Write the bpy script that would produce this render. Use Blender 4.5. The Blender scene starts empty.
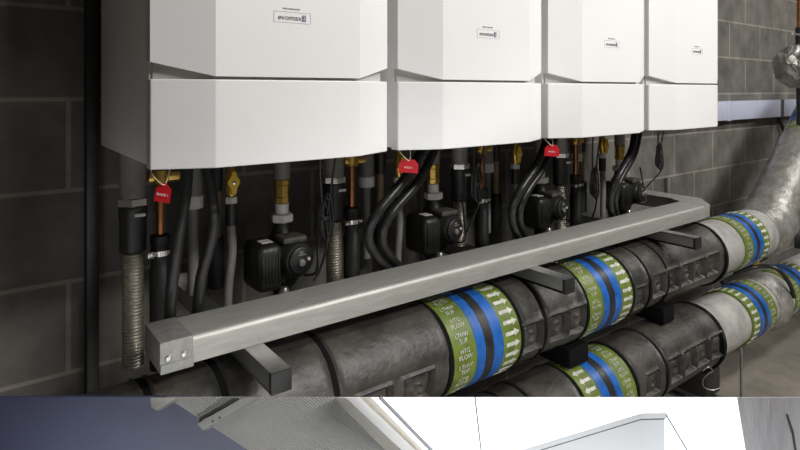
import bpy, bmesh, math, random
from mathutils import Vector, Matrix, noise
random.seed(7)
SC = bpy.context.scene
COL = SC.collection
CH = 1.30                      # eye height above the floor

# ------------------------------------------------------------------ camera, world, lamps, exposure
cam_d = bpy.data.cameras.new('camera')
cam = bpy.data.objects.new('camera', cam_d); COL.objects.link(cam)
cam.location = (0, 0, CH)
cam.rotation_euler = (math.radians(90), 0, -math.atan2(0.6, 0.8))
cam_d.sensor_width = 36.0
cam_d.lens = 36.0 * 571 / 800
cam_d.shift_y = -0.16875
cam_d.clip_start = 0.02
SC.camera = cam

w = bpy.data.worlds.new('world'); SC.world = w; w.use_nodes = True
bg = w.node_tree.nodes['Background']
bg.inputs[0].default_value = (1.0, 0.90, 0.80, 1); bg.inputs[1].default_value = 0.042

def area(name, loc, target, sx, sy, power, color=(1, 1, 1), spread=180):
    l = bpy.data.lights.new(name, 'AREA'); l.shape = 'RECTANGLE'; l.size = sx; l.size_y = sy
    l.energy = power; l.color = color; l.spread = math.radians(spread)
    o = bpy.data.objects.new(name, l); COL.objects.link(o); o.location = loc
    o.rotation_euler = (Vector(target) - Vector(loc)).to_track_quat('-Z', 'Y').to_euler()
    return o
area('ceiling_strip_and_fill', (1.9, -0.45, 3.1), (1.9, 0.75, 0.9), 2.4, 0.24, 37, (1.0, 0.975, 0.94))
area('ceiling_strip_and_fill', (2.2, -2.0, 3.1), (2.1, 0.6, 0.9), 2.1, 0.30, 110, (1.0, 0.98, 0.95))  # added frontal fill for the boiler fronts and the outdoor strip
area('ceiling_strip_and_fill', (5.0, -0.2, 3.1), (4.6, 1.0, 1.0), 1.6, 0.30, 34, (1.0, 0.98, 0.95))  # added fill to brighten the block wall on the right
lo_fill = area('outdoor_strip_fill', (0.03, 0.04, CH - .78), (.6 * .78, .8 * .78, CH - .545), 1.1, 0.12, 0.85, (0.97, 0.985, 1.0), 34)  # added low fill lighting only the outdoor strip

SC.view_settings.view_transform = 'Standard'
SC.view_settings.look = 'None'
SC.view_settings.gamma = 1.0
SC.view_settings.use_curve_mapping = False
SC.view_settings.exposure = 0.0

# ------------------------------------------------------------------ geometry of the view
def ray(px, py):
    k = (px - 400) / 571; v = (90 - py) / 571
    return Vector((.6 + .8 * k, .8 - .6 * k, v))
def W(px, py, Y):              # a point on the plane Y
    r = ray(px, py); t = Y / r.y
    return Vector((r.x * t, Y, CH + r.z * t))
def D(px, py, t):              # a point at a distance t along the view axis
    r = ray(px, py)
    return Vector((r.x * t, r.y * t, CH + r.z * t))

# ------------------------------------------------------------------ materials
def mat(name, c, rough=.5, metal=0., var=0., vscale=20., bump=0., bscale=60., c2=None, emit=0., stretch=None, spec=.5):
    m = bpy.data.materials.new(name); m.use_nodes = True
    nt = m.node_tree; b = nt.nodes['Principled BSDF']
    b.inputs['Base Color'].default_value = (*c, 1)
    b.inputs['Roughness'].default_value = rough; b.inputs['Metallic'].default_value = metal
    b.inputs['Specular IOR Level'].default_value = spec
    if emit:
        b.inputs['Emission Color'].default_value = (*c, 1); b.inputs['Emission Strength'].default_value = emit
    if var or bump:
        tc = nt.nodes.new('ShaderNodeTexCoord'); mp = nt.nodes.new('ShaderNodeMapping')
        nt.links.new(tc.outputs['Object'], mp.inputs[0])
        if stretch: mp.inputs['Scale'].default_value = stretch
    if var:
        n = nt.nodes.new('ShaderNodeTexNoise'); n.inputs['Scale'].default_value = vscale
        n.inputs['Detail'].default_value = 6; n.inputs['Roughness'].default_value = .65
        nt.links.new(mp.outputs[0], n.inputs['Vector'])
        r = nt.nodes.new('ShaderNodeValToRGB')
        a = c2 if c2 else tuple(max(0, x * (1 - var)) for x in c)
        bb = c if c2 else tuple(min(1, x * (1 + var)) for x in c)
        r.color_ramp.elements[0].color = (*a, 1); r.color_ramp.elements[0].position = .35
        r.color_ramp.elements[1].color = (*bb, 1); r.color_ramp.elements[1].position = .65
        nt.links.new(n.outputs['Fac'], r.inputs[0]); nt.links.new(r.outputs[0], b.inputs['Base Color'])
    if bump:
        n2 = nt.nodes.new('ShaderNodeTexNoise'); n2.inputs['Scale'].default_value = bscale
        n2.inputs['Detail'].default_value = 5
        nt.links.new(mp.outputs[0], n2.inputs['Vector'])
        bp = nt.nodes.new('ShaderNodeBump'); bp.inputs['Strength'].default_value = bump
        bp.inputs['Distance'].default_value = .01
        nt.links.new(n2.outputs['Fac'], bp.inputs['Height']); nt.links.new(bp.outputs[0], b.inputs['Normal'])
    return m

M = {}
M['white'] = mat('white_enamel', (.77, .772, .765), .28, var=.015, vscale=5)
M['casing'] = mat('grey_white_steel', (.78, .78, .77), .4, var=.04, vscale=8)
M['recess'] = mat('recess_grey', (.55, .53, .51), .5)
M['dark'] = mat('dark_plate', (.03, .03, .03), .6)
M['print'] = mat('badge_print', (.12, .12, .14), .5)
M['printlight'] = mat('badge_border', (.63, .62, .62), .5)
M['printblue'] = mat('badge_blue', (.12, .12, .22), .5)
M['black'] = mat('black_rubber', (.014, .014, .014), .45, var=.3, vscale=40)
M['hose'] = mat('black_hose', (.017, .017, .017), .36, var=.3, vscale=30)
M['cast'] = mat('pump_cast_black', (.013, .013, .012), .42, var=.45, vscale=25, bump=.15, bscale=200)
M['castdust'] = mat('pump_dusty_top', (.06, .055, .045), .6, var=.4, vscale=40)
M['steel'] = mat('galvanised_steel', (.36, .355, .33), .46, .45, var=.10, vscale=14, stretch=(1, 8, 8))
M['steelend'] = mat('galvanised_cap', (.27, .27, .255), .45, .4, var=.15, vscale=60)
M['strut'] = mat('strut_zinc', (.36, .36, .35), .35, .85, var=.12, vscale=20)
M['tray'] = mat('tray_zinc_blue_reflection', (.62, .65, .80), .45, .3, var=.06, vscale=6)  # a blue reflection is put into the zinc base colour
M['chrome'] = mat('bright_nut', (.72, .71, .68), .25, .9)
M['braid'] = mat('corrugated_steel', (.50, .47, .40), .38, .8, var=.2, vscale=60)
M['copper'] = mat('copper_tube', (.38, .15, .06), .32, .85, var=.25, vscale=30)
M['brass'] = mat('brass', (.62, .40, .10), .28, .9, var=.15, vscale=40)
M['yellow'] = mat('yellow_lever', (.75, .46, .02), .4)
M['tan'] = mat('tan_tube', (.28, .20, .12), .5, var=.2)
M['greypipe'] = mat('grey_plastic', (.19, .18, .17), .5, var=.15, vscale=20)
M['whitenut'] = mat('white_plastic_nut', (.66, .64, .61), .45, var=.1, vscale=40)
M['red'] = mat('red_tag', (.50, .004, .012), .4)
M['redhigh'] = mat('tag_white_print', (.85, .70, .70), .5)
M['string'] = mat('cream_string', (.60, .52, .34), .7)
M['clad'] = mat('black_dusty_cladding', (.068, .061, .053), .46, var=.5, vscale=8, bump=.3, bscale=45, c2=(.020, .019, .017))
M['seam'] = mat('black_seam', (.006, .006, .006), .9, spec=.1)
M['wrap'] = mat('white_pipe_wrap', (.33, .323, .305), .5, var=.28, vscale=9, bump=.3, bscale=22)
M['foil'] = mat('silver_foil', (.30, .29, .27), .42, .5, var=.3, vscale=14, bump=.9, bscale=20)
M['green'] = mat('green_band', (.120, .165, .026), .42, var=.3, vscale=18)
M['blue'] = mat('blue_band', (.012, .10, .38), .38, var=.3, vscale=25)
M['bandblack'] = mat('black_band', (.02, .02, .02), .38, var=.3, vscale=25)
M['bandwhite'] = mat('white_band_print', (.50, .50, .45), .5, var=.3, vscale=50)
M['floor'] = mat('floor_screed', (.20, .178, .15), .65, var=.25, vscale=5, bump=.1, bscale=80)
# the outdoor half
M['sky'] = mat('bright_overcast_sky', (1, 1, 1), .9, emit=1.0)
M['bluewall'] = mat('dark_blue_cladding', (.040, .046, .096), .5, var=.10, vscale=6)
M['soffit'] = mat('grey_roof_sheet', (.26, .26, .252), .5, var=.04, vscale=15)
M['purlin'] = mat('light_grey_purlin', (.27, .27, .255), .5, var=.08, vscale=30)
M['fascia'] = mat('stone_fascia', (.34, .325, .29), .5, var=.05, vscale=20)
M['flange'] = mat('dark_grey_flange', (.13, .13, .12), .6)
M['gutter'] = mat('white_gutter', (.90, .90, .90), .35)
M['cream'] = mat('cream_strip', (.66, .63, .56), .45)
M['lead'] = mat('grey_pipe', (.24, .27, .29), .4)
M['wire'] = mat('grey_wire', (.22, .29, .35), .5)
M['cabin'] = mat('white_sheet_steel', (.63, .655, .69), .4, var=.01, vscale=8)
M['cabinline'] = mat('dark_lid_line', (.05, .055, .06), .6)
M['post'] = mat('weathered_grey_post', (.42, .415, .435), .8, var=.5, vscale=4, bump=.25, bscale=14, c2=(.27, .265, .28), stretch=(6, 6, 1))
M['crack'] = mat('post_crack', (.05, .05, .05), .9)

def block_wall():
    m = bpy.data.materials.new('concrete_blockwork'); m.use_nodes = True
    nt = m.node_tree; b = nt.nodes['Principled BSDF']; b.inputs['Roughness'].default_value = .9; b.inputs['Specular IOR Level'].default_value = .15
    tc = nt.nodes.new('ShaderNodeTexCoord'); sp = nt.nodes.new('ShaderNodeSeparateXYZ')
    nt.links.new(tc.outputs['Object'], sp.inputs[0])
    ax = nt.nodes.new('ShaderNodeMath'); ax.operation = 'SUBTRACT'; ax.inputs[1].default_value = .416 - 9.0
    az = nt.nodes.new('ShaderNodeMath'); az.operation = 'SUBTRACT'; az.inputs[1].default_value = .152 - 4.5
    nt.links.new(sp.outputs['X'], ax.inputs[0]); nt.links.new(sp.outputs['Z'], az.inputs[0])
    cb = nt.nodes.new('ShaderNodeCombineXYZ')
    nt.links.new(ax.outputs[0], cb.inputs['X']); nt.links.new(az.outputs[0], cb.inputs['Y'])
    br = nt.nodes.new('ShaderNodeTexBrick')
    br.inputs['Scale'].default_value = 1; br.inputs['Brick Width'].default_value = .45
    br.inputs['Row Height'].default_value = .225; br.inputs['Mortar Size'].default_value = .0065
    br.inputs['Mortar Smooth'].default_value = .4
    br.inputs['Color1'].default_value = (.150, .141, .127, 1); br.inputs['Color2'].default_value = (.128, .120, .110, 1)
    br.inputs['Mortar'].default_value = (.25, .232, .20, 1)
    nt.links.new(cb.outputs[0], br.inputs['Vector'])
    n = nt.nodes.new('ShaderNodeTexNoise'); n.inputs['Scale'].default_value = 9; n.inputs['Detail'].default_value = 8
    nt.links.new(tc.outputs['Object'], n.inputs['Vector'])
    mp = nt.nodes.new('ShaderNodeMapRange'); mp.inputs[1].default_value = .3; mp.inputs[2].default_value = .7
    mp.inputs[3].default_value = .72; mp.inputs[4].default_value = 1.25
    nt.links.new(n.outputs['Fac'], mp.inputs[0])
    mx = nt.nodes.new('ShaderNodeMixRGB'); mx.blend_type = 'MULTIPLY'; mx.inputs[0].default_value = 1
    nt.links.new(br.outputs['Color'], mx.inputs[1]); nt.links.new(mp.outputs[0], mx.inputs[2])
    nt.links.new(mx.outputs[0], b.inputs['Base Color'])
    n2 = nt.nodes.new('ShaderNodeTexNoise'); n2.inputs['Scale'].default_value = 160; n2.inputs['Detail'].default_value = 3
    nt.links.new(tc.outputs['Object'], n2.inputs['Vector'])
    bp = nt.nodes.new('ShaderNodeBump'); bp.inputs['Strength'].default_value = .35; bp.inputs['Distance'].default_value = .004
    nt.links.new(n2.outputs['Fac'], bp.inputs['Height']); nt.links.new(bp.outputs[0], b.inputs['Normal'])
    return m
M['blocks'] = block_wall()

# ------------------------------------------------------------------ object helpers
def wloc(o):
    v = Vector((0, 0, 0))
    while o is not None:
        v += o.location; o = o.parent
    return v
def obj(name, bm, m, parent=None, smooth=35, rig=None):
    """link a bmesh built in world coordinates as ONE mesh object"""
    if parent is not None:
        bmesh.ops.translate(bm, verts=bm.verts, vec=-wloc(parent))
    bmesh.ops.recalc_face_normals(bm, faces=bm.faces)
    me = bpy.data.meshes.new(name); bm.to_mesh(me); bm.free()
    me.materials.append(M[m] if isinstance(m, str) else m)
    if smooth:
        for p in me.polygons: p.use_smooth = True
        me.set_sharp_from_angle(angle=math.radians(smooth))
    o = bpy.data.objects.new(name, me); COL.objects.link(o)
    if parent is not None: o.parent = parent
    return o
def tag(o, label, cat, group=None):
    o['label'] = label; o['category'] = cat
    if group: o['group'] = group
    return o
def thing(name, label, cat, loc, group=None):
    o = bpy.data.objects.new(name, None); COL.objects.link(o); o.location = loc
    o.empty_display_size = .05
    return tag(o, label, cat, group)
def struct(name, bm, m):
    o = obj(name, bm, m); o['kind'] = 'structure'; return o
def dup(root, offset, label):
    r = root.copy(); COL.objects.link(r); r.location = root.location + Vector(offset); r['label'] = label
    for ch in list(root.children):
        c = ch.copy(); COL.objects.link(c); c.parent = r
        for g in list(ch.children):
            d = g.copy(); COL.objects.link(d); d.parent = c
    return r

# ------------------------------------------------------------------ mesh helpers
def BM(): return bmesh.new()
def box(bm, lo, hi, bev=0., seg=2):
    lo = Vector(lo); hi = Vector(hi); c = (lo + hi) / 2; s = hi - lo
    r = bmesh.ops.create_cube(bm, size=1, matrix=Matrix.Translation(c) @ Matrix.Diagonal((*s, 1)))
    if bev:
        es = list({e for v in r['verts'] for e in v.link_edges})
        bmesh.ops.bevel(bm, geom=es, offset=bev, segments=seg, affect='EDGES', profile=.5)
    return bm
def prism(bm, pts, vec, bev=0.):
    """closed polygon (world points) swept along vec"""
    a = [bm.verts.new(p) for p in pts]; b = [bm.verts.new(Vector(p) + Vector(vec)) for p in pts]
    n = len(a); bm.faces.new(a); bm.faces.new(list(reversed(b)))
    for i in range(n): bm.faces.new((a[i], b[i], b[(i + 1) % n], a[(i + 1) % n]))
    if bev: bmesh.ops.bevel(bm, geom=list({e for v in a + b for e in v.link_edges}), offset=bev, segments=2, affect='EDGES', profile=.5)
    return bm
def smoothpath(pts, n=10):
    pts = [Vector(p) for p in pts]
    if len(pts) < 3: return pts
    P = [2 * pts[0] - pts[1]] + pts + [2 * pts[-1] - pts[-2]]; out = []
    for i in range(1, len(P) - 2):
        a, b, c, d = P[i - 1:i + 3]
        for j in range(n):
            t = j / n
            out.append(.5 * ((2 * b) + (c - a) * t + (2 * a - 5 * b + 4 * c - d) * t * t + (3 * b - a - 3 * c + d) * t ** 3))
    out.append(pts[-1]); return out
def tube(bm, pts, r, n=14, smooth=True, rf=None, steps=10, caps=True):
    """tube along a path; rf(s, length) multiplies/gives the radius along it"""
    P = smoothpath(pts, steps) if smooth else [Vector(p) for p in pts]
    L = [0]
    for a, b in zip(P, P[1:]): L.append(L[-1] + (b - a).length)
    t0 = (P[1] - P[0]).normalized()
    u = t0.orthogonal().normalized(); prev = t0; rings = []
    for i, p in enumerate(P):
        t = (P[min(i + 1, len(P) - 1)] - P[max(i - 1, 0)]).normalized()
        u = (prev.rotation_difference(t) @ u); u = (u - t * u.dot(t)).normalized(); prev = t
        v = t.cross(u); rr = rf(L[i]) if rf else r
        rings.append([bm.verts.new(p + (u * math.cos(a) + v * math.sin(a)) * rr) for a in [2 * math.pi * k / n for k in range(n)]])
    for A, B in zip(rings, rings[1:]):
        for k in range(n): bm.faces.new((A[k], A[(k + 1) % n], B[(k + 1) % n], B[k]))
    if caps: bm.faces.new(list(reversed(rings[0]))); bm.faces.new(rings[-1])
    return bm
def lathe(bm, c, axis, prof, n=24, caps=True):
    """profile [(h, r)] turned about axis through c"""
    c = Vector(c); a = Vector(axis).normalized(); u = a.orthogonal().normalized(); v = a.cross(u); rings = []
    for h, r in prof:
        rings.append([bm.verts.new(c + a * h + (u * math.cos(q) + v * math.sin(q)) * r) for q in [2 * math.pi * (k + .5) / n for k in range(n)]])
    for A, B in zip(rings, rings[1:]):
        for k in range(n): bm.faces.new((A[k], A[(k + 1) % n], B[(k + 1) % n], B[k]))
    if caps: bm.faces.new(list(reversed(rings[0]))); bm.faces.new(rings[-1])
    return bm
def nut(bm, c, h, r): return lathe(bm, c, (0, 0, 1), [(0, r * .9), (h * .12, r), (h * .88, r), (h, r * .9)], n=6)
LETTERS = {}
def text_bm(s, size):
    """flat lettering as (points, faces), each distinct word made once"""
    if s not in LETTERS:
        cu = bpy.data.curves.new('lettering', 'FONT'); cu.body = s; cu.size = 1; cu.align_x = 'CENTER'; cu.align_y = 'CENTER'
        cu.resolution_u = 2
        o = bpy.data.objects.new('lettering', cu); COL.objects.link(o)
        dg = bpy.context.evaluated_depsgraph_get(); dg.update()
        ev = o.evaluated_get(dg); me = ev.to_mesh()
        LETTERS[s] = ([tuple(v.co) for v in me.vertices], [tuple(p.vertices) for p in me.polygons])
        ev.to_mesh_clear()
        COL.objects.unlink(o)
    P, F = LETTERS[s]
    bm = BM(); vs = [bm.verts.new((x * size, y * size, 0)) for x, y, z in P]
    for f in F:
        try: bm.faces.new([vs[k] for k in f])
        except ValueError: pass
    r = bmesh.ops.extrude_face_region(bm, geom=bm.faces[:])
    bmesh.ops.translate(bm, verts=[e for e in r['geom'] if isinstance(e, bmesh.types.BMVert)], vec=(0, 0, .0005))
    return bm
def add_mapped(dst, src, f):
    vm = {v: dst.verts.new(f(v.co)) for v in src.verts}
    for fc in src.faces:
        try: dst.faces.new([vm[v] for v in fc.verts])
        except ValueError: pass
    src.free()

# ------------------------------------------------------------------ room shell
bm = BM(); box(bm, (-1.6, 1.62, 0), (7.0, 1.82, 3.4)); wb = struct('wall_back', bm, 'blocks')
bm = BM(); box(bm, (-1.6, -4.0, -.12), (7.0, 1.82, -.001)); struct('floor', bm, 'floor')

# ------------------------------------------------------------------ boilers
PITCH = .536; X0 = .2475; ZB = CH - .139; ZS = CH + .019; ZT = CH + .81
ORD = ['first', 'second', 'third', 'fourth']
def front_profile(x0, dy=0., inset=0.):
    return [(x0 + inset, 1.053 + dy), (x0 + .10, 1.010 + dy), (x0 + .405, 1.010 + dy), (x0 + .506 - inset, 1.053 + dy)]
def make_boiler():
    x0 = X0
    t = thing('wall_boiler', 'white wall hung boiler at the left end of the row, its grey left side showing', 'boiler', (x0 + .25, 1.536, ZB), 'white boilers in a row on the block wall')
    # casing behind the front panels
    bm = BM(); box(bm, (x0 + .002, 1.075, ZB + .004), (x0 + .504, 1.536, ZT - .002), .004); obj('casing', bm, 'casing', t)
    # the recessed core seen in the gap between the panels
    bm = BM(); pts = [(x, y, ZS - .02) for x, y in front_profile(x0, .016, .008)] + [(x0 + .496, 1.08, ZS - .02), (x0 + .01, 1.08, ZS - .02)]
    prism(bm, pts, (0, 0, .07)); obj('recess_strip', bm, 'recess', t, smooth=0)
    # upper front panel: three facets, wings cut up towards the edges
    bm = BM(); F = front_profile(x0); zl = [ZS + .030, ZS + .0055, ZS + .0055, ZS + .030]
    lo = [bm.verts.new((x, y, z)) for (x, y), z in zip(F, zl)]
    hi = [bm.verts.new((x, y, ZT)) for x, y in F]
    lob = [bm.verts.new((x, 1.080, z + .004)) for (x, y), z in zip(F, zl)]
    hib = [bm.verts.new((x, 1.080, ZT)) for x, y in F]
    for i in range(3):
        bm.faces.new((lo[i], lo[i + 1], hi[i + 1], hi[i])); bm.faces.new((lob[i], lob[i + 1], hib[i + 1], hib[i]))
        bm.faces.new((lo[i], lo[i + 1], lob[i + 1], lob[i])); bm.faces.new((hi[i], hi[i + 1], hib[i + 1], hib[i]))
    bm.faces.new((lo[0], hi[0], hib[0], lob[0])); bm.faces.new((lo[3], hi[3], hib[3], lob[3]))
    obj('upper_front_panel', bm, 'white', t, smooth=12)
    # lower front panel
    bm = BM(); pts = [(x, y, ZB) for x, y in F] + [(x0 + .506, 1.080, ZB), (x0, 1.080, ZB)]
    prism(bm, pts, (0, 0, ZS - ZB), .0022); obj('lower_front_panel', bm, 'white', t, smooth=12)
    bm = BM(); box(bm, (x0 + .02, 1.10, ZB - .004), (x0 + .48, 1.52, ZB + .004)); obj('bottom_plate', bm, 'dark', t, smooth=0)
    # badge: thin outlined plate with lettering
    xc = x0 + .25; zc = CH + .1405; y = 1.0095
    bd = BM()
    for a, b in (((-.039, -.0105), (.039, -.0100)), ((-.039, .0100), (.039, .0105)), ((-.039, -.0105), (-.0385, .0105)), ((.0385, -.0105), (.039, .0105))):
        box(bd, (xc + a[0], y - .0004, zc + a[1]), (xc + b[0], y + .0008, zc + b[1]))
    bdo = obj('badge', bd, 'printlight', t, smooth=0)
    tx = BM(); add_mapped(tx, text_bm('evomax', .0160), lambda c: Vector((xc - .006 + c.x * 1.0, y - c.z, zc - .001 + c.y * .9)))
    add_mapped(tx, text_bm('ideal commercial', .0052), lambda c: Vector((xc - .003 + c.x, y - c.z, zc + .0165 + c.y)))
    obj('badge_lettering', tx, 'print', bdo, smooth=0)
    tx = BM(); box(tx, (xc + .0205, y - .0004, zc - .0065), (xc + .0285, y + .0008, zc + .0055)); sq = obj('badge_square', tx, 'printblue', bdo, smooth=0)
    tx = BM(); add_mapped(tx, text_bm('2', .012), lambda c: Vector((xc + .0245 + c.x, y - .0006 - c.z, zc - .0005 + c.y))); obj('badge_digit', tx, 'printlight', bdo, smooth=0)
    return t
b0 = make_boiler()
dup(b0, (PITCH, 0, 0), 'white wall hung boiler second from the left, red tag at its lower left corner')
dup(b0, (2 * PITCH, 0, 0), 'white wall hung boiler third from the left, red tag at its lower left corner')
dup(b0, (3 * PITCH, 0, 0), 'white wall hung boiler at the right end of the row, next to bare block wall')

# narrow black strip on the wall beside the first boiler
bm = BM(); box(bm, (.2245, 1.575, 0), (.252, 1.62, 2.6), .003); tag(obj('wall_black_strip', bm, 'black'), 'narrow black strip on the block wall left of the boilers', 'upright')

# ------------------------------------------------------------------ galvanised rail on three brackets
RT = CH - .479; RB = CH - .532
t = thing('cable_trunking', 'long galvanised steel trunking rail running under the boilers above the black pipe', 'trunking', (1.4, 1.19, RB))
bm = BM()
prof = [(1.133, RB), (1.133, RT - .012), (1.1365, RT - .004), (1.144, RT), (1.242, RT), (1.242, RB)]
prism(bm, [(.300, y, z) for y, z in prof], (2.13, 0, 0)); obj('rail', bm, 'steel', t, smooth=50)
# corner piece chamfered at the right end, then back to the wall
bm = BM()
pl = [(2.430, 1.133), (2.47, 1.133), (2.585, 1.225), (2.585, 1.62), (2.475, 1.62), (2.475, 1.30), (2.43, 1.242)]
prism(bm, [(x, y, RB + .001) for x, y in pl], (0, 0, RT - RB), .003); obj('corner_piece', bm, 'steel', t, smooth=30)
bm = BM(); box(bm, (.282, 1.128, RB - .004), (.345, 1.245, RT + .003), .004); ec = obj('end_cap', bm, 'steelend', t)
bm = BM(); box(bm, (.283, 1.1255, RB - .004), (.345, 1.131, RB + .014), .002); obj('cap_lip', bm, 'steelend', ec)
for xs in (.298, .327):
    bm = BM(); lathe(bm, (xs, 1.1285, CH - .508), (0, -1, 0), [(0, .0062), (.0015, .0066), (.004, .0052), (.0055, .002)], 14); obj('screw', bm, 'chrome', ec)
for xs in (.60, .95, 1.45, 1.9):
    bm = BM(); lathe(bm, (xs, 1.165, RT - .001), (0, 0, 1), [(0, .004), (.002, .0035), (.003, .001)], 10); obj('rivet', bm, 'steelend', t)
def bracket(x, label):
    t = thing('support_bracket', label, 'bracket', (x, 1.62, RB - .0415), 'strut brackets carrying the trunking rail')
    z1 = RB - .0005; z0 = z1 - .041; h = .0205
    bm = BM()
    box(bm, (x - h, 1.003, z1 - .003), (x + h, 1.62, z1))            # web on top
    box(bm, (x - h, 1.003, z0), (x - h + .003, 1.62, z1)); box(bm, (x + h - .003, 1.003, z0), (x + h, 1.62, z1))
    box(bm, (x - h, 1.003, z0), (x - .010, 1.62, z0 + .006)); box(bm, (x + .010, 1.003, z0), (x + h, 1.62, z0 + .006))
    obj('channel', bm, 'strut', t, smooth=0)
    bm = BM(); box(bm, (x - h - .001, 1.0, z0 - .001), (x + h + .001, 1.012, z1 - .0002), .002); obj('end_cap', bm, 'black', t)
    bm = BM(); box(bm, (x - .045, 1.612, z0 - .045), (x + .045, 1.62, z1 + .03)); obj('wall_plate', bm, 'strut', t, smooth=0)
bracket(.470, 'steel strut bracket with black end under the left end of the trunking rail')
bracket(1.351, 'steel strut bracket with black end between the two nearer green banded sections')
bracket(2.098, 'steel strut bracket with black end near the right end of the trunking rail')

# ------------------------------------------------------------------ the insulated pipes
R1 = .1187
def cyl(Yc, Zc):
    return lambda x, th, r: Vector((x, Yc - r * math.cos(th), Zc + r * math.sin(th)))
def cladding(name, P, xa, xb, R, pockets, parent, bulge=None, seed=0):
    """one sheet of moulded cover: longitudinal lip, recessed square pockets, lipped ends"""
    bm = BM(); nx = max(6, int((xb - xa) / .0075)); nt = 110; rows = []
    def rr(x, th):
        deg = math.degrees(th) % 360
        if deg > 180: deg -= 360
        r = R + .0008 * noise.noise(Vector((x * 9, th * 3, seed)))
        r += .0055 * (1 / (1 + math.exp(-(deg - 13) * .9))) * (1 / (1 + math.exp((deg - 150) * .9)))
        e = min(x - xa, xb - x)
        if e < .010: r += .004
        if e < .003: r -= .006
        if bulge:
            for xc, wd, hh in bulge: r += hh * math.exp(-((x - xc) / wd) ** 2)
        for xc, dc, hx, hd in pockets:
            a = abs(x - xc) / hx; b = abs(deg - dc) / hd; m = max(a, b)
            if m < 1.25:
                if m > 1.05: r += .006
                elif m > .80: r -= .014
                else:
                    r -= .006
                    q = math.hypot(a, b)
                    if q < .5: r += .005 if q > .3 else -.002
        return r
    for i in range(nx + 1):
        x = xa + (xb - xa) * i / nx
        rows.append([bm.verts.new(P(x, 2 * math.pi * k / nt, rr(x, 2 * math.pi * k / nt))) for k in range(nt)])
    for A, B in zip(rows, rows[1:]):
        for k in range(nt): bm.faces.new((A[k], A[(k + 1) % nt], B[(k + 1) % nt], B[k]))
    bm.faces.new(rows[0]); bm.faces.new(list(reversed(rows[-1])))
    return obj(name, bm, 'clad', parent, smooth=40)
def ring(name, P, xa, xb, r, m, parent, n=72):
    bm = BM(); e = min(.002, (xb - xa) / 4); rows = []
    for x, q in ((xa, r - .003), (xa + e * .5, r), (xb - e * .5, r), (xb, r - .003)):
        rows.append([bm.verts.new(P(x, 2 * math.pi * k / n, q)) for k in range(n)])
    for A, B in zip(rows, rows[1:]):
        for k in range(n): bm.faces.new((A[k], A[(k + 1) % n], B[(k + 1) % n], B[k]))
    bm.faces.new(rows[0]); bm.faces.new(list(reversed(rows[-1])))
    return obj(name, bm, m, parent, smooth=60)
ARROW = [(-.023, -.0045), (.008, -.0045), (.008, -.0098), (.024, 0), (.008, .0098), (.008, .0045), (-.023, .0045)]
def band(P, x0, R, parent, flip=False, label=None):
    """pipe identification band .255 long: green, blue, black, blue, green"""
    ex = [0, .080, .113, .143, .182, .255]
    if flip: ex = [.255 - e for e in reversed(ex)]
    r = R + .005
    g = ring('identification_band', P, x0, x0 + .255, r, 'green', parent)
    if label: g['label'] = label
    for i, m in ((1, 'blue'), (2, 'bandblack'), (3, 'blue')):
        j = i if not flip else i
        ring('blue_stripe' if m == 'blue' else 'black_stripe', P, x0 + ex[j], x0 + ex[j + 1], r + .0012, m, g)
    at = (ex[4] + ex[5]) / 2 if not flip else (ex[0] + ex[1]) / 2
    xt = (ex[0] + ex[1]) / 2 if not flip else (ex[4] + ex[5]) / 2
    N = int(2 * math.pi * R / .0275); bm = BM()
    for k in range(N):
        th0 = 2 * math.pi * k / N
        up = [bm.verts.new(P(x0 + at + (-1 if flip else 1) * a * 1.15, th0 + b * 1.1 / r, r + .0012)) for a, b in ARROW]
        dn = [bm.verts.new(P(x0 + at + (-1 if flip else 1) * a * 1.15, th0 + b * 1.1 / r, r - .0005)) for a, b in ARROW]
        bm.faces.new(up)
        for i in range(7): bm.faces.new((up[i], up[(i + 1) % 7], dn[(i + 1) % 7], dn[i]))
    obj('flow_arrows', bm, 'bandwhite', g, smooth=0)
    N = int(2 * math.pi * R / .034); N -= N % 2; bm = BM()
    words = [('HTG', 'FLOW'), ('LTHW', 'SUP')]
    for k in range(N):
        th0 = 2 * math.pi * (k + .5) / N
        for li, s in enumerate(words[k % 2]):
            off = .0075 - li * .0150
            add_mapped(bm, text_bm(s, .0160), lambda c: P(x0 + xt + c.x * 1.05, th0 + (off + c.y) / r, r + .0007 + c.z))
    obj('band_lettering', bm, 'bandwhite', g, smooth=0)
    return g

# upper pipe
Y1, Z1 = 1.20, CH - .701
P1 = cyl(Y1, Z1)
up = thing('insulated_pipe', 'upper thick insulated pipe, black clad with green and blue bands, just below the trunking rail', 'pipe', (1.4, Y1, Z1 - R1), 'insulated heating pipes')
secs = [(.085, .265, [], None), (.275, .40, [], None), (.41, .635, [(.52, -14, .045, 20)], None), (.645, .97, [(.74, -14, .043, 19), (.87, -14, .043, 19)], None),
        (1.24, 1.335, [(1.285, -3, .036, 17)], None), (1.345, 1.545, [(1.40, -3, .037, 17), (1.49, -3, .037, 17)], [(1.43, .025, .002), (1.50, .02, .005)]),
        (1.805, 1.905, [(1.855, -10, .03, 17)], None), (1.915, 2.485, [(1.965 + .103 * i, 0, .040, 17) for i in range(5)], [(2.46, .03, .006)])]
for i, (a, b, pk, bl) in enumerate(secs):
    cladding('cladding_section', P1, a, b, R1, pk, up, bl, i)
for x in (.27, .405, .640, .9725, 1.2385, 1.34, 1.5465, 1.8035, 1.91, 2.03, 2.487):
    ring('seam_shade_strap', P1, x - (.016 if x > 2.4 else .007), x + .007, R1 + (.014 if x > 2.4 else .0065), 'seam', up)  # black rings stand in for groove shade; the end one is a collar
band(P1, .980, R1, up); band(P1, 1.548, R1, up)
wrap_bm = BM()
def wrap_r(s): return R1 - .003 + .004 * math.exp(-((s - .02) / .05) ** 2) + .0015 * math.sin(s * 40)
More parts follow.
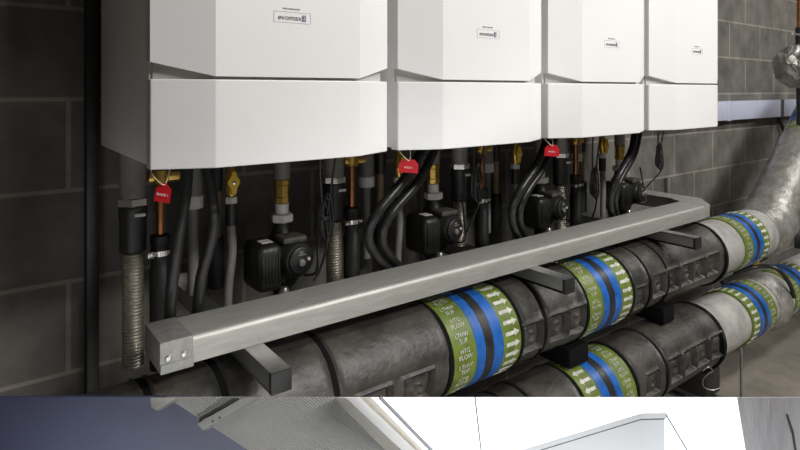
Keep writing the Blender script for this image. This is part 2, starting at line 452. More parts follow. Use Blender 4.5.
tube(wrap_bm, [(2.49 + .02 * i, Y1, Z1) for i in range(32)], R1, 48, smooth=False, rf=wrap_r)
obj('white_wrap', wrap_bm, 'wrap', up, smooth=60)
band(P1, 2.682, R1 - .002, up)
# foil elbow and sloping riser
bm = BM(); A = Vector((3.06, Y1, Z1)); B = Vector((3.20, Y1, Z1 + .01)); U = Vector((.80, 0, .60)); 
rp = [A, A + Vector((.07, 0, 0)), B + Vector((.05, 0, .03)), B + U * .14, B + U * .35, B + U * .66]
tube(bm, rp, .12, 40, rf=lambda s: .116 + .016 * math.exp(-((s - .16) / .10) ** 2) + .003 * math.sin(s * 70), steps=8)
obj('foil_elbow', bm, 'foil', up, smooth=60)
bm = BM(); tube(bm, [B + U * .64, B + U * 1.0, B + U * 1.4], .108, 40, smooth=False); obj('riser_wrap', bm, 'wrap', up, smooth=60)
Mx = Matrix.Translation(B) @ Matrix(((U.x, 0, -U.z), (0, 1, 0), (U.z, 0, U.x))).to_4x4()
PR = lambda x, th, r: Mx @ Vector((x, -r * math.cos(th), r * math.sin(th)))
band(PR, .66, .108, up)
bm = BM(); lathe(bm, (3.30, Y1 - .10, Z1 - .03), (.35, -1, -.1), [(0, .06), (.05, .062), (.055, .085), (.075, .085), (.08, .05), (.12, .045), (.125, .03), (.15, .03)], 24); obj('valve_flange', bm, 'black', up)
# lower pipe
Y2, Z2 = 1.166, CH - 1.017
P2 = cyl(Y2, Z2)
dn = thing('insulated_pipe', 'lower thick insulated pipe, black clad with a white wrapped right end, nearest the floor', 'pipe', (1.6, Y2, Z2 - R1), 'insulated heating pipes')
secs = [(.70, 1.02, [(.86, 10, .04, 17)], None), (1.03, 1.30, [(1.16, 10, .036, 17)], None), (1.31, 1.495, [(1.40, 10, .034, 17)], None),
        (1.775, 1.955, [(1.87, 5, .034, 16)], None), (1.965, 2.385, [(2.02 + .103 * i, 8, .040, 17) for i in range(4)], [(2.36, .03, .006)])]
for i, (a, b, pk, bl) in enumerate(secs): cladding('cladding_section', P2, a, b, R1 + .002, pk, dn, bl, 20 + i)
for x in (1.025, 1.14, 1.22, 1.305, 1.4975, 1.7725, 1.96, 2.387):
    ring('seam_shade_strap', P2, x - (.016 if x > 2.3 else .007), x + .007, R1 + (.016 if x > 2.3 else .0085), 'seam', dn)
band(P2, 1.508, R1 + .002, dn, flip=True)
bm = BM(); tube(bm, [(2.39 + .02 * i, Y2, Z2) for i in range(31)], R1, 48, smooth=False, rf=wrap_r); obj('white_wrap', bm, 'wrap', dn, smooth=60)
band(P2, 2.672, R1 - .002, dn, flip=True)
bm = BM(); tube(bm, [(2.97, Y2, Z2), (3.02, Y2, Z2), (3.08, Y2, Z2), (3.12, Y2, Z2)], .12, 40, rf=lambda s: .118 + .02 * math.sin(max(0, min(1, s / .15)) * math.pi)); obj('foil_elbow', bm, 'foil', dn, smooth=60)
bm = BM(); tube(bm, [(3.11, Y2, Z2), (3.5, Y2, Z2), (4.3, Y2, Z2)], .112, 40, smooth=False); obj('pipe_wrap', bm, 'wrap', dn, smooth=60)
band(P2, 3.16, .112, dn)

# spacers between the pipes
for x, hw, lb in ((1.03, .05, 'black support block between the two pipes under the nearest green band'), (1.565, .05, 'black support block between the two pipes under the second green band'), (2.125, .04, 'black support block between the two pipes near their white wrapped ends')):
    t = thing('pipe_support', lb, 'support', (x, 1.19, Z2 + R1 - .02), 'support blocks between the pipes')
    zt = Z1 - R1 - .006; zb = Z2 + R1 + .012
    bm = BM(); box(bm, (x - hw, 1.125, zb), (x + hw, 1.265, zt), .003); obj('block', bm, 'seam', t)
    bm = BM(); box(bm, (x - hw + .01, 1.17, zt - .001), (x + hw - .01, 1.23, zt + .004), .001); obj('rubber_pad', bm, 'black', t)
# floor stand below the lower pipe
for x, lb in ((2.42, 'zinc floor stand carrying the lower pipe beside its white wrap'), (1.2, 'floor stand carrying the near part of the lower pipe')):
    t = thing('pipe_stand', lb, 'pipe stand', (x, Y2, 0), 'floor stands under the lower pipe')
    bm = BM(); box(bm, (x - .10, .90, 0), (x + .10, 1.45, .012), .002); obj('base_plate', bm, 'steelend', t)
    bm = BM(); box(bm, (x - .0205, .93, .012), (x - .016, 1.42, .053)); box(bm, (x + .016, .93, .012), (x + .0205, 1.42, .053)); box(bm, (x - .0205, .93, .012), (x + .0205, 1.42, .016)); obj('channel', bm, 'strut', t, smooth=0)
    bm = BM(); box(bm, (x - .06, Y2 - .07, .053), (x + .06, Y2 + .07, Z2 - R1 - .006), .005); obj('saddle', bm, 'black', t)
    for yy in (Y2 - .155, Y2 + .155):
        bm = BM(); tube(bm, [(x + .05, yy, .012), (x + .05, yy, Z2 - .02)], .005, 10, smooth=False); rd = obj('threaded_rod', bm, 'strut', t)
        bm = BM(); nut(bm, (x + .05, yy, .0125), .010, .011); nut(bm, (x + .05, yy, .055), .010, .011); obj('rod_nut', bm, 'chrome', rd, smooth=20)
bm = BM()
pp = [D(703, 371, 2.2), D(708, 367, 2.2), D(713, 371, 2.2), D(708, 374, 2.2), D(703, 380, 2.2), D(704, 387, 2.2), D(712, 390, 2.2), D(720, 388, 2.2)]
tube(bm, pp, .0020, 8); tag(obj('tie_wire', bm, 'strut'), 'pale twisted wire loop hanging by the floor stand under the lower pipe', 'wire')
# black cables threaded between the two pipes at the right
for i, (pts, lb) in enumerate((([W(722, 283, 1.20), W(752, 268, 1.16), W(775, 268, 1.08), W(789, 283, 1.04), W(794, 297, 1.04)], 'black cable looped over the white end of the lower pipe'),
                 ([W(735, 274, 1.26), W(757, 262, 1.26), W(776, 250, 1.25), W(786, 238, 1.25)], 'black cable with yellow tape sagging beneath the white end of the upper pipe'))):
    t = thing('cable', lb, 'cable', pts[1], 'cables between the pipes')
    bm = BM(); tube(bm, pts, .010, 12); obj('cable_jacket', bm, 'hose', t)
    if i == 1:
        bm = BM(); a, b = smoothpath(pts)[7], smoothpath(pts)[10]; tube(bm, [a, b], .0125, 12, smooth=False); obj('yellow_tape', bm, 'yellow', t)
        bm = BM(); a, b = smoothpath(pts)[14], smoothpath(pts)[17]; tube(bm, [a, b], .0125, 12, smooth=False); obj('yellow_tape', bm, 'yellow', t)

# ------------------------------------------------------------------ right hand wall fittings
bm = BM(); a = W(717, 101.5, 1.56); b = W(793, 98, 1.56)
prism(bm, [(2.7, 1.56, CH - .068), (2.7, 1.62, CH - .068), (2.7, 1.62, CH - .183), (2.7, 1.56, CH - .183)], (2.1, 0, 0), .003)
tt = thing('wall_tray', 'steel tray with painted blue reflection fixed along the block wall right of the boilers', 'cable tray', (3.7, 1.62, CH - .183))
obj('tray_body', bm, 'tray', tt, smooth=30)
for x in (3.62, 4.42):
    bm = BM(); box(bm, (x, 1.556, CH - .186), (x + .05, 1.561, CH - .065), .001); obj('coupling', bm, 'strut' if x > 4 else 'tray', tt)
t = thing('foil_wrapped_valve', 'round valve wrapped in crumpled silver foil at the right edge of the picture', 'valve', W(796, 66, .95))
c = W(801, 66, .95)
bm = BM(); bmesh.ops.create_icosphere(bm, subdivisions=5, radius=.105)
for v in bm.verts:
    n = v.co.normalized(); v.co = n * (.100 + .013 * noise.noise(n * 3.2) + .007 * noise.noise(n * 9)); v.co.z *= .98
    v.co += c
obj('foil_cover', bm, 'foil', t, smooth=25)
bm = BM(); lathe(bm, c, (0, 0, 1), [(-.26, .018), (-.08, .018)], 16); obj('lower_pipe', bm, 'black', t)
bm = BM(); lathe(bm, c, (0, 0, 1), [(.08, .021), (.170, .021)], 16); obj('black_collar', bm, 'black', t)
bm = BM(); lathe(bm, c, (0, 0, 1), [(.170, .016), (1.9, .016)], 16); obj('copper_pipe', bm, 'copper', t)
bm = BM(); box(bm, (c.x - .10, c.y - .006, c.z + .130), (c.x + .02, c.y + .006, c.z + .140), .002); obj('pipe_clip', bm, 'chrome', t)
bm = BM(); tube(bm, [W(779, 108, 1.6), W(780, 120, 1.6), W(784, 131, 1.59), W(787, 138, 1.55)], .012, 10); tag(obj('wall_cable', bm, 'hose'), 'short black cable dropping from the wall tray behind the sloping pipe', 'cable')
bm = BM(); lathe(bm, W(668, 196, 1.60), (0, 0, 1), [(0, .010), (.10, .010)], 12); tag(obj('wall_conduit', bm, 'greypipe'), 'short grey conduit on the block wall below the rightmost boiler', 'conduit')

# ------------------------------------------------------------------ pipework under each boiler (Y about 1.43)
YK = 1.43
def bx(i): return (i * PITCH, 0, 0)
def kit(maker, labels, shift=(0, 0, 0, 0)):
    r = maker(labels[0])
    for i, lb in enumerate(labels[1:], 1):
        if i == 2 and maker is mk_flex: mk_flex(lb, .209 * YK + i * PITCH + shift[i], .529)    # stops on the bracket below it
        else: dup(r, (i * PITCH + shift[i], 0, 0), lb)
PLACE = ['under the leftmost boiler', 'behind the gap left of the second boiler', 'behind the gap left of the third boiler', 'behind the gap left of the rightmost boiler']
# 1 corrugated flex connector
def mk_flex(lb, x=.209 * YK, zend=.64):
    t = thing('flexible_connector', lb, 'flexible connector', (x, YK, CH - .60), 'corrugated steel connectors under the boilers')
    bm = BM(); lathe(bm, (x, YK, 0), (0, 0, 1), [(CH - .253, .0285), (CH - .137, .0285)], 24); obj('grey_spigot', bm, 'greypipe', t)
    bm = BM(); nut(bm, (x, YK, CH - .268), .020, .034); obj('union_nut', bm, 'chrome', t, smooth=15)
    bm = BM(); lathe(bm, (x, YK, 0), (0, 0, 1), [(CH - .375, .025), (CH - .37, .029), (CH - .30, .029), (CH - .295, .031), (CH - .27, .031), (CH - .268, .027)], 24); cp = obj('black_coupling', bm, 'black', t)
    bm = BM(); box(bm, (x - .004, YK - .036, CH - .289), (x + .020, YK - .029, CH - .281), .002); obj('coupling_label', bm, 'whitenut', cp)
    prof = []; z = CH - zend; k = 0
    while z < CH - .372:
        prof.append((z, .0235 if k % 2 else .0205)); z += .0038; k += 1
    bm = BM(); lathe(bm, (x, YK, 0), (0, 0, 1), prof, 24); obj('corrugated_hose', bm, 'braid', t, smooth=70)
    return t
kit(mk_flex, ['corrugated steel connector with black coupling %s' % p for p in
     ('leftmost, beside the black wall strip', 'below the gap between the first and second boilers', 'below the gap between the second and third boilers', 'below the gap between the third and fourth boilers')], (0, 0, -.046, -.04))
# 2 copper pipe in black insulation with a hose clamp
def mk_copper(lb):
    x = .251 * YK; t = thing('copper_pipe', lb, 'pipe', (x, YK, CH - .6), 'copper pipes in black insulation under the boilers')
    bm = BM(); lathe(bm, (x, YK, 0), (0, 0, 1), [(CH - .35, .0098), (CH - .285, .0098), (CH - .284, .0115), (CH - .262, .0115), (CH - .261, .0098), (CH - .137, .0098)], 18); obj('copper_tube', bm, 'copper', t)
    bm = BM(); lathe(bm, (x, YK, 0), (0, 0, 1), [(CH - .225, .015), (CH - .22, .020), (CH - .19, .020), (CH - .185, .015)], 18); box(bm, (x - .029, YK - .012, CH - .217), (x + .045, YK + .012, CH - .193), .006); obj('brass_valve', bm, 'brass', t)
    bm = BM(); lathe(bm, (x, YK, 0), (0, 0, 1), [(CH - .66, .024), (CH - .425, .024), (CH - .42, .021), (CH - .365, .021), (CH - .36, .0235), (CH - .345, .0225), (CH - .343, .012)], 20); obj('black_insulation', bm, 'black', t)
    bm = BM(); lathe(bm, (x, YK, 0), (0, 0, 1), [(CH - .391, .0235), (CH - .379, .0235)], 20); box(bm, (x - .033, YK - .024, CH - .393), (x - .018, YK - .006, CH - .377), .003); box(bm, (x + .016, YK - .02, CH - .390), (x + .027, YK - .008, CH - .380), .003)
    obj('hose_clamp', bm, 'chrome', t)
    return t
kit(mk_copper, ['copper pipe in clamped black sleeve %s' % p for p in
     ('below the leftmost red tag', 'below the right end of the first boiler', 'below the right end of the second boiler', 'below the right end of the third boiler')])
# 3 grey drain pipe with white collar
def mk_drain(lb):
    x = .3047 * 1.50; y = 1.50; t = thing('drain_pipe', lb, 'pipe', (x, y, CH - .6), 'grey drain pipes at the back under the boilers')
    bm = BM(); lathe(bm, (x, y, 0), (0, 0, 1), [(CH - .272, .024), (CH - .137, .024)], 20); obj('grey_socket', bm, 'greypipe', t)
    bm = BM(); lathe(bm, (x, y, 0), (0, 0, 1), [(CH - .305, .021), (CH - .303, .0255), (CH - .272, .0255), (CH - .268, .022)], 20); obj('pale_collar', bm, 'whitenut', t)
    bm = BM(); lathe(bm, (x, y, 0), (0, 0, 1), [(CH - .528, .0135), (CH - .305, .0135)], 18); obj('tail_pipe', bm, 'greypipe', t)
    return t
kit(mk_drain, ['grey drain pipe with pale collar %s' % p for p in
     ('under the left half of the first boiler', 'beside the curved hoses before the second boiler', 'under the right end of the second boiler', 'under the right end of the third boiler')])
# 4 tan pipe behind
def mk_tan(lb):
    x = .345 * 1.52; y = 1.52; t = thing('return_pipe', lb, 'pipe', (x, y, CH - .6), 'tan pipes entering black sleeves under the boilers')
    bm = BM(); lathe(bm, (x, y, 0), (0, 0, 1), [(CH - .40, .0115), (CH - .137, .0115)], 16); obj('tan_tube', bm, 'tan', t)
    bm = BM(); lathe(bm, (x, y, 0), (0, 0, 1), [(CH - .27, .016), (CH - .245, .018), (CH - .14, .018)], 16); obj('black_ferrule', bm, 'black', t)
    bm = BM(); lathe(bm, (x, y, 0), (0, 0, 1), [(CH - .528, .022), (CH - .40, .022), (CH - .395, .018)], 16); obj('black_sleeve', bm, 'black', t)
    return t
kit(mk_tan, ['thin tan pipe entering black sleeve %s' % p for p in ('under the first boiler', 'left of the second red tag', 'left of the curved hoses at the third boiler', 'under the third boiler')])
# 5 gas hose with yellow lever cock
def mk_gas(lb):
    x = .3716 * YK; t = thing('gas_hose', lb, 'gas hose', (x, YK, CH - .62), 'gas hoses with yellow levers under the boilers')
    bm = BM(); lathe(bm, (x, YK, 0), (0, 0, 1), [(CH - .272, .010), (CH - .250, .014), (CH - .22, .014), (CH - .205, .010), (CH - .137, .010)], 16); obj('gas_cock', bm, 'brass', t)
    bm = BM()
    pr = [(-.006, .026), (.006, .026), (.0075, .010), (.016, .004), (.016, -.008), (.0075, -.014), (.006, -.034), (-.006, -.034), (-.0075, -.014), (-.016, -.008), (-.016, .004), (-.0075, .010)]
    prism(bm, [(x + a, YK - .022, CH - .232 + b) for a, b in pr], (0, .007, 0), .0015); hd = obj('yellow_lever', bm, 'yellow', t)
    bm = BM(); lathe(bm, (x, YK - .022, CH - .235), (0, -1, 0), [(0, .0045), (.003, .0045), (.004, .002)], 10); obj('lever_screw', bm, 'chrome', hd)
    bm = BM(); nut(bm, (x, YK, CH - .290), .018, .0165); obj('hose_nut', bm, 'whitenut', t, smooth=15)
    bm = BM(); lathe(bm, (x, YK, 0), (0, 0, 1), [(CH - .345, .0145), (CH - .291, .0145)], 16); obj('hose_ferrule', bm, 'black', t)
    bm = BM(); tube(bm, [(x, YK, CH - .343), (x + .001, YK - .003, CH - .42), (x - .012, YK - .01, CH - .52), (x - .012, YK - .012, CH - .66)], .0115, 14); obj('grey_hose', bm, 'greypipe', t)
    return t
kit(mk_gas, ['grey gas hose with yellow lever %s' % p for p in ('left of the nearest pump', 'hidden behind the second red tag', 'just left of the third red tag', 'beside the brass union under the third boiler')], (0, 0, 0, .012))
# 6 circulating pump on a brass union
def mk_pump(lb):
    x = .4704 * YK; y = YK; t = thing('circulating_pump', lb, 'pump', (x, y, CH - .56), 'black circulating pumps under the boilers')
    bm = BM(); lathe(bm, (x, y, 0), (0, 0, 1), [(CH - .24, .0225), (CH - .137, .0225)], 20); obj('grey_spigot', bm, 'greypipe', t)
    bm = BM(); lathe(bm, (x, y, 0), (0, 0, 1), [(CH - .307, .019), (CH - .303, .0225), (CH - .29, .0225), (CH - .287, .0205), (CH - .258, .0205), (CH - .255, .0225), (CH - .243, .0225), (CH - .24, .019)], 8); obj('brass_union', bm, 'brass', t, smooth=20)
    bm = BM(); lathe(bm, (x, y, 0), (0, 0, 1), [(CH - .335, .018), (CH - .305, .018)], 20); nut(bm, (x, y, CH - .356), .022, .031); obj('white_nut', bm, 'whitenut', t, smooth=15)
    bm = BM(); lathe(bm, (x, y, 0), (0, 0, 1), [(CH - .64, .024), (CH - .535, .024), (CH - .525, .036), (CH - .50, .050), (CH - .44, .050), (CH - .40, .038), (CH - .375, .024), (CH - .356, .022)], 28); obj('volute', bm, 'cast', t)
    # motor head: fat drum facing out of the wall with a control face
    cz = CH - .440; cx = x - .002
    bm = BM(); lathe(bm, (cx, y - .02, cz), (.12, -1, 0), [(0, .050), (.02, .053), (.045, .053), (.052, .048), (.068, .046), (.074, .041), (.076, .02)], 30); mo = obj('motor_head', bm, 'cast', t)
    fx = cx + .0095; fy = y - .0965
    bm = BM(); lathe(bm, (fx, fy, cz), (.12, -1, 0), [(-.003, .036), (.003, .035), (.005, .032)], 26); fp = obj('control_face', bm, 'black', mo)
    bm = BM(); lathe(bm, (fx - .002, fy - .004, cz - .004), (.12, -1, 0), [(0, .010), (.008, .009), (.010, .006)], 18); obj('control_knob', bm, 'greypipe', mo)
    bm = BM(); lathe(bm, (fx + .020, fy - .002, cz + .002), (.12, -1, 0), [(0, .0045), (.005, .004)], 12); obj('push_button', bm, 'whitenut', mo)
    bm = BM(); box(bm, (fx - .018, fy - .0062, cz + .014), (fx + .012, fy - .0045, cz + .017)); box(bm, (fx - .006, fy - .0062, cz + .019), (fx + .004, fy - .0045, cz + .024)); obj('face_marking', bm, 'greypipe', mo, smooth=0)
    # finned terminal box on the left
    bm = BM(); box(bm, (x - .105, y - .085, CH - .512), (x - .034, y + .025, CH - .392), .020, 4)
    for k in range(6): box(bm, (x - .094 + k * .009, y - .0866, CH - .490), (x - .090 + k * .009, y - .08, CH - .415), .001)
    tb = obj('terminal_box', bm, 'cast', t)
    bm = BM(); box(bm, (x - .082, y - .058, CH - .3935), (x - .052, y - .025, CH - .3905)); obj('rating_label', bm, 'whitenut', tb, smooth=0)
    bm = BM(); box(bm, (x - .036, y - .085, CH - .398), (x + .034, y - .025, CH - .380), .008); obj('dusty_lid', bm, 'castdust', t)
    bm = BM(); lathe(bm, (x - .020, y - .055, 0), (0, 0, 1), [(CH - .575, .012), (CH - .55, .016), (CH - .53, .016), (CH - .515, .010)], 14); obj('cable_gland', bm, 'chrome', t)
    bm = BM(); tube(bm, [(x + .030, y - .07, CH - .49), (x + .055, y - .09, CH - .48), (x + .072, y - .07, CH - .42), (x + .078, y - .05, CH - .34)], .0035, 8); obj('pump_lead', bm, 'hose', t)
    return t
kit(mk_pump, ['black circulating pump with brass union, nearest, under the first boiler', 'black circulating pump with brass union under the second boiler', 'black circulating pump behind the curved hoses under the third boiler', 'black circulating pump with brass union, farthest, before the rightmost boiler'])

# 7 black hoses, in pairs
def mk_hose(pts, lb, r=.0128):
    P = [W(*p) for p in pts]; 
    bm = BM(); tube(bm, P, r, 14, steps=14, rf=lambda s: r + .0004 * math.sin(s * 900))
    o = obj('black_hose', bm, 'hose'); tag(o, lb, 'hose', 'black hoses under the boilers'); return o
h1 = [(424, 146, 1.24), (405, 178, 1.20), (378, 212, 1.19), (368, 236, 1.21), (376, 256, 1.25), (395, 279, 1.29)]
h2 = [(437, 146, 1.26), (419, 180, 1.23), (391, 214, 1.22), (382, 238, 1.23), (391, 258, 1.27), (410, 277, 1.31)]
ha = mk_hose(h1, 'outer of two black hoses curving below the second red tag')
hb = mk_hose(h2, 'inner of two black hoses curving below the second red tag')
for i, nm in ((1, 'third red tag'), (2, 'right end of the third boiler')):
    for h, side in ((ha, 'outer'), (hb, 'inner')):
        c = h.copy(); COL.objects.link(c); c.location = (i * PITCH, 0, 0)
        c['label'] = '%s of two black hoses curving below the %s' % (side, nm)
mk_hose([(188, 158, 1.26), (185, 195, 1.24), (178, 240, 1.24), (171, 295, 1.25), (169, 345, 1.30)], 'black hose hanging just right of the leftmost red tag')
mk_hose([(204, 158, 1.28), (212, 195, 1.26), (213, 230, 1.26), (201, 280, 1.27), (196, 325, 1.28)], 'black hose bowing right below the middle of the first boiler')

# 8 looped thin cables
def mk_cable(xc, zc, top, end, lb, y=1.33, m='hose'):
    t = thing('cable_coil', lb, 'cable', (xc, y, zc), 'thin looped cables under the boilers')
    for k in range(4):
        bm = BM(); a = .008 + .0025 * k; h = .045 + .006 * k; ox = .004 * (k - 1.5); oy = -.004 * k
        pts = [Vector((xc + ox + a * math.cos(q), y + oy + .003 * math.sin(2 * q), zc + h * math.sin(q))) for q in [2 * math.pi * j / 14 for j in range(15)]]
        tube(bm, pts, .0028, 8, steps=4); obj('loop', bm, m, t)
    bm = BM(); lathe(bm, (xc, y - .006, zc - .006), (0, 0, 1), [(0, .014), (.010, .014)], 12); obj('tie', bm, 'black', t)
    for dx in (-.010, .014):
        bm = BM(); tube(bm, [(xc + dx * 2.2, y - .02, top), (xc + dx * 1.5, y - .01, (top + zc) / 2), (xc + dx * .4, y - .006, zc)], .0032, 8); obj('lead', bm, m, t)
    bm = BM(); tube(bm, [(xc, y - .006, zc), (xc + .004, y - .015, zc - .06), Vector(end) + Vector((.02, 0, .03)), end], .0032, 8); obj('lead', bm, m, t)
zt = CH - .137
mk_cable(.745, CH - .335, zt, (.715, 1.33, CH - .50), 'thin black cables looped and tied right of the nearest pump')
mk_cable(1.300, CH - .300, zt, (1.245, 1.33, CH - .48), 'thin black cable coil hanging right of the second pump')
mk_cable(1.935, CH - .36, zt, (1.93, 1.33, CH - .50), 'thin looped cable coil under the right half of the third boiler')
mk_cable(2.415, CH - .29, zt, (2.29, 1.33, CH - .455), 'thin black cable coil hanging under the rightmost boiler against the block wall')

# 9 red tags on string at the lower left corner of boilers one to three
def mk_tag(i, px, py, wpx, hpx, tilt, rz, lb):
    y = 1.060; c = W(px, py, y); s = (c - Vector((0, 0, CH))).dot(Vector((.6, .8, 0))) / 571
    wd = wpx * s; ht = hpx * s
    t = thing('boiler_tag', lb, 'tag', c, 'red boiler tags')
    Rm = Matrix.Translation(c) @ Matrix.Rotation(rz, 4, 'Z') @ Matrix.Rotation(tilt, 4, 'Y')
    a, b = wd / 2, ht / 2; q = .34 * ht
    pts = [(-a, -b), (a, -b), (a, b - q), (a - q * .9, b), (-a + q * .9, b), (-a, b - q)]
    bm = BM(); prism(bm, [Rm @ Vector((x, 0, z)) for x, z in pts], (Rm.to_3x3() @ Vector((0, .0014, 0)))); cd = obj('card', bm, 'red', t, smooth=0)
    bm = BM(); add_mapped(bm, text_bm('BOILER %d' % (i + 1), ht * .19), lambda v: Rm @ Vector((v.x * .8, -.0003 - v.z, v.y - .12 * ht))); obj('card_lettering', bm, 'redhigh', cd, smooth=0)
    eye = Rm @ Vector((0, -.001, b - .10 * ht)); top = ZB + .002
    bm = BM(); tube(bm, [Vector((c.x - .014, y + .022, top)), Vector((c.x - .016, y + .008, (top + eye.z) / 2 + .003)), eye, Vector((c.x + .012, y + .008, (top + eye.z) / 2 + .003)), Vector((c.x + .020, y + .022, top))], .0011, 8); obj('string_loop', bm, 'string', t)
mk_tag(0, 163, 192.5, 15.5, 19.5, math.radians(9), math.radians(-36.9), 'red tag on string at the lower left corner of the first boiler')
mk_tag(1, 408.5, 166, 19.5, 13.5, math.radians(4), math.radians(-36.9), 'red tag on string at the lower left corner of the second boiler')
mk_tag(2, 552, 150.5, 14.5, 11.5, math.radians(3), math.radians(-36.9), 'red tag on string at the lower left corner of the third boiler')

# ------------------------------------------------------------------ the outdoor view below: low sky screen, blue wall, canopy, cabin, post
DV = Vector((.6, .8, 0)); RV = Vector((.8, -.6, 0)); ZV = Vector((0, 0, 1))
FALL = DV - ZV * .62     # everything up there leans back and falls away behind its face
def L(r, d, z): return RV * r + DV * d + ZV * z
def poly(bm, pts, t, thick, bev=0.):
    return prism(bm, [D(x, y, t) for x, y in pts], FALL * thick, bev)
bm = BM(); zt = D(400, 397.2, .80).z
prism(bm, [L(-.575, .80, 0), L(-.575, .80, zt), L(-.575, .825, zt - .018), L(-.575, .825, 0)], RV * 1.215); struct('sky_screen', bm, 'sky')
# dark blue building wall
bm = BM(); zt2 = D(0, 397.2, .775).z
prism(bm, [L(-.56, .775, 0), L(-.16, .775, 0), L(-.16, .775, zt2 - .09), L(-.27, .775, zt2), L(-.56, .775, zt2)], DV * .004)
struct('wall_blue', bm, 'bluewall')
# canopy
t = thing('canopy', 'grey corrugated roof canopy seen from below with white gutter, beside the dark blue wall', 'canopy', D(320, 430, .76))
bm = BM()
Q = [D(166, 397.2, .768), D(336, 397.2, .768), D(420, 472, .742), D(282, 472, .742)]       # sheet corners
N = 44; rows = []
nrm = (Q[1] - Q[0]).cross(Q[3] - Q[0]).normalized()
if nrm.dot(DV) > 0: nrm = -nrm
for j in range(2):
    rows.append([])
    for i in range(N * 4 + 1):
        u = i / (N * 4); a = Q[0].lerp(Q[1], u) if j == 0 else Q[3].lerp(Q[2], u)
        off = .0003 * (1 if (i // 2) % 2 else -1)
        rows[j].append(a + nrm * off)
fr = [[bm.verts.new(p) for p in r] for r in rows]; bk = [[bm.verts.new(p - nrm * .004) for p in r] for r in rows]
for i in range(N * 4):
    bm.faces.new((fr[0][i], fr[0][i + 1], fr[1][i + 1], fr[1][i])); bm.faces.new((bk[0][i], bk[0][i + 1], bk[1][i + 1], bk[1][i]))
    bm.faces.new((fr[0][i], fr[0][i + 1], bk[0][i + 1], bk[0][i])); bm.faces.new((fr[1][i], fr[1][i + 1], bk[1][i + 1], bk[1][i]))
bm.faces.new((fr[0][0], fr[1][0], bk[1][0], bk[0][0])); bm.faces.new((fr[0][-1], fr[1][-1], bk[1][-1], bk[0][-1]))
obj('roof_sheet', bm, 'soffit', t, smooth=0)
bm = BM(); poly(bm, [(196.5, 424), (203, 430.5), (258, 397.4), (243, 397.4)], .752, .014, .0008); obj('purlin', bm, 'purlin', t, smooth=20)
bm = BM(); poly(bm, [(196.5, 416), (197, 423), (240, 398.5), (232, 397.3)], .760, .010, .0006); obj('purlin_flange', bm, 'flange', t, smooth=20)
bm = BM(); poly(bm, [(150, 397.4), (151, 407), (156, 410.5), (174, 400.5), (176, 397.4)], .756, .012, .0006); obj('rafter_end', bm, 'purlin', t, smooth=20)
for px, py in ((213, 421), (220, 417.5)):
    bm = BM(); lathe(bm, D(px, py, .7525), -DV, [(0, .0012), (.002, .001)], 8); obj('bolt', bm, 'crack', t)
def slat(xa, xb, ya, yb, t0, th):   # an edge strip running down to the right
    return [(xa[0], 397.3), (xa[1], 397.3), (yb[1] + (yb[1] - xa[1]) * .25, 463.5), (yb[0] + (yb[0] - xa[0]) * .25, 463.5)]
def strip(name, a, b, t0, th, m, bev=.0008):
    dx0 = (b[0] - a[0]) * .3; dx1 = (b[1] - a[1]) * .3
    bm = BM(); poly(bm, [(a[0], 397.3), (a[1], 397.3), (b[1] + dx1, 466), (b[0] + dx0, 466)], t0, th, bev); return obj(name, bm, m, t, smooth=20)
strip('fascia', (333, 345), (385, 401.5), .748, .03, 'fascia')
strip('gutter', (345, 359.5), (401.5, 415), .740, .035, 'gutter')
strip('cream_strip', (359.5, 371), (415, 423.5), .746, .02, 'cream')
bm = BM(); tube(bm, [D(380, 397.3, .752), D(431, 450, .752), D(447, 466, .752)], .0024, 10, smooth=False); obj('gutter_pipe', bm, 'lead', t)
# overhead wire
bm = BM(); tube(bm, [D(475, 397.3, .785), D(481, 450, .785), D(483, 466, .785)], .0011, 6, smooth=False); tag(obj('overhead_wire', bm, 'wire'), 'thin grey wire crossing the white sky between canopy and cabin', 'wire')
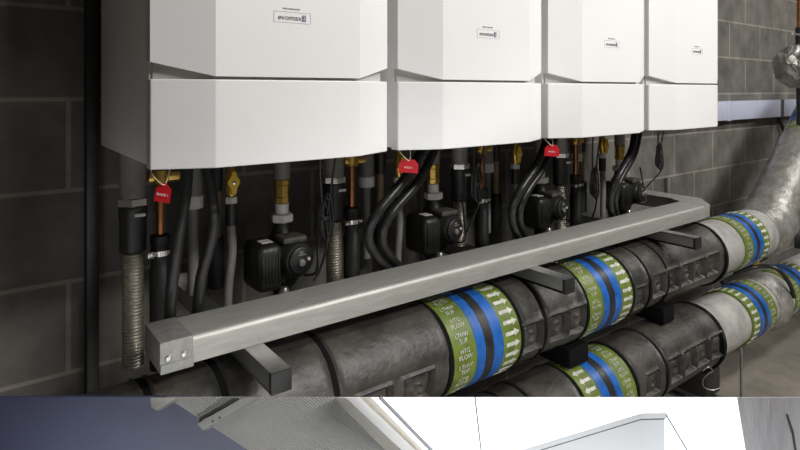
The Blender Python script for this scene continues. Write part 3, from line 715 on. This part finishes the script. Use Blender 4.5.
# white cabin: a box with an overhanging lid
t = thing('cabin', 'white sheet steel cabin with flat lid against the white sky', 'cabin', D(640, 450, .75))
C0 = D(641, 420, .745); CA = D(520, 457, .768); CB = D(664.5, 419.5, .758); CD = CA + CB - C0     # roof corners: it is pitched
ua = (CA - C0).normalized(); ub = (CB - C0).normalized()
def cabin_prism(bm, e, z0, z1):
    q = [C0 - ua * e - ub * e, CA - ub * e + ua * e, CD + ua * e + ub * e, CB - ua * e + ub * e]
    lo_ = [Vector((p.x, p.y, 0)) if z0 is None else p + ZV * z0 for p in q]; hi_ = [p + ZV * z1 for p in q]
    a = [bm.verts.new(p) for p in lo_]; b = [bm.verts.new(p) for p in hi_]
    bm.faces.new(a); bm.faces.new(list(reversed(b)))
    for k in range(4): bm.faces.new((a[k], b[k], b[(k + 1) % 4], a[(k + 1) % 4]))
bm = BM(); cabin_prism(bm, 0, None, 0); bd = obj('cabin_body', bm, 'cabin', t, smooth=0)
bm = BM(); cabin_prism(bm, .0003, 0, .0012); obj('lid_line', bm, 'cabinline', t, smooth=0)  # thin dark line between body and lid
bm = BM(); cabin_prism(bm, .0016, .0012, .0085); obj('cabin_lid', bm, 'cabin', t, smooth=0)
cn = CB + ZV * .006 + ub * .003
bm = BM(); bmesh.ops.create_icosphere(bm, subdivisions=2, radius=.0016, matrix=Matrix.Translation(cn)); obj('lid_hook', bm, 'lead', t)
bm = BM(); tube(bm, [cn, D(687, 450, .775), D(698, 466, .775)], .0011, 8, smooth=False); tag(obj('guy_wire', bm, 'wire'), 'dark guy wire slanting down from the cabin lid corner', 'wire')
# weathered post at the right
t = thing('weathered_post', 'broad weathered grey post at the lower right edge against the sky', 'post', D(780, 460, .76))
bm = BM(); tp = D(737, 397.3, .765); bt = D(745.5, 450, .765); dv = bt - tp; bt = tp + dv * (tp.z / (tp.z - bt.z))
prism(bm, [tp, tp + RV * .14, Vector((bt.x, bt.y, 0)) + RV * .14, Vector((bt.x, bt.y, 0))], DV * .03 + RV * .022, .0)
for v in bm.verts:
    if v.co.z > .3 and (v.co - tp).dot(DV) > .02: v.co.z -= .022
po = obj('post_body', bm, 'post', t, smooth=20)
bm = BM(); poly(bm, [(786, 414), (788, 414), (794, 432), (797, 452), (795, 452), (792, 434)], .7645, .002); obj('crack', bm, 'crack', po, smooth=0)
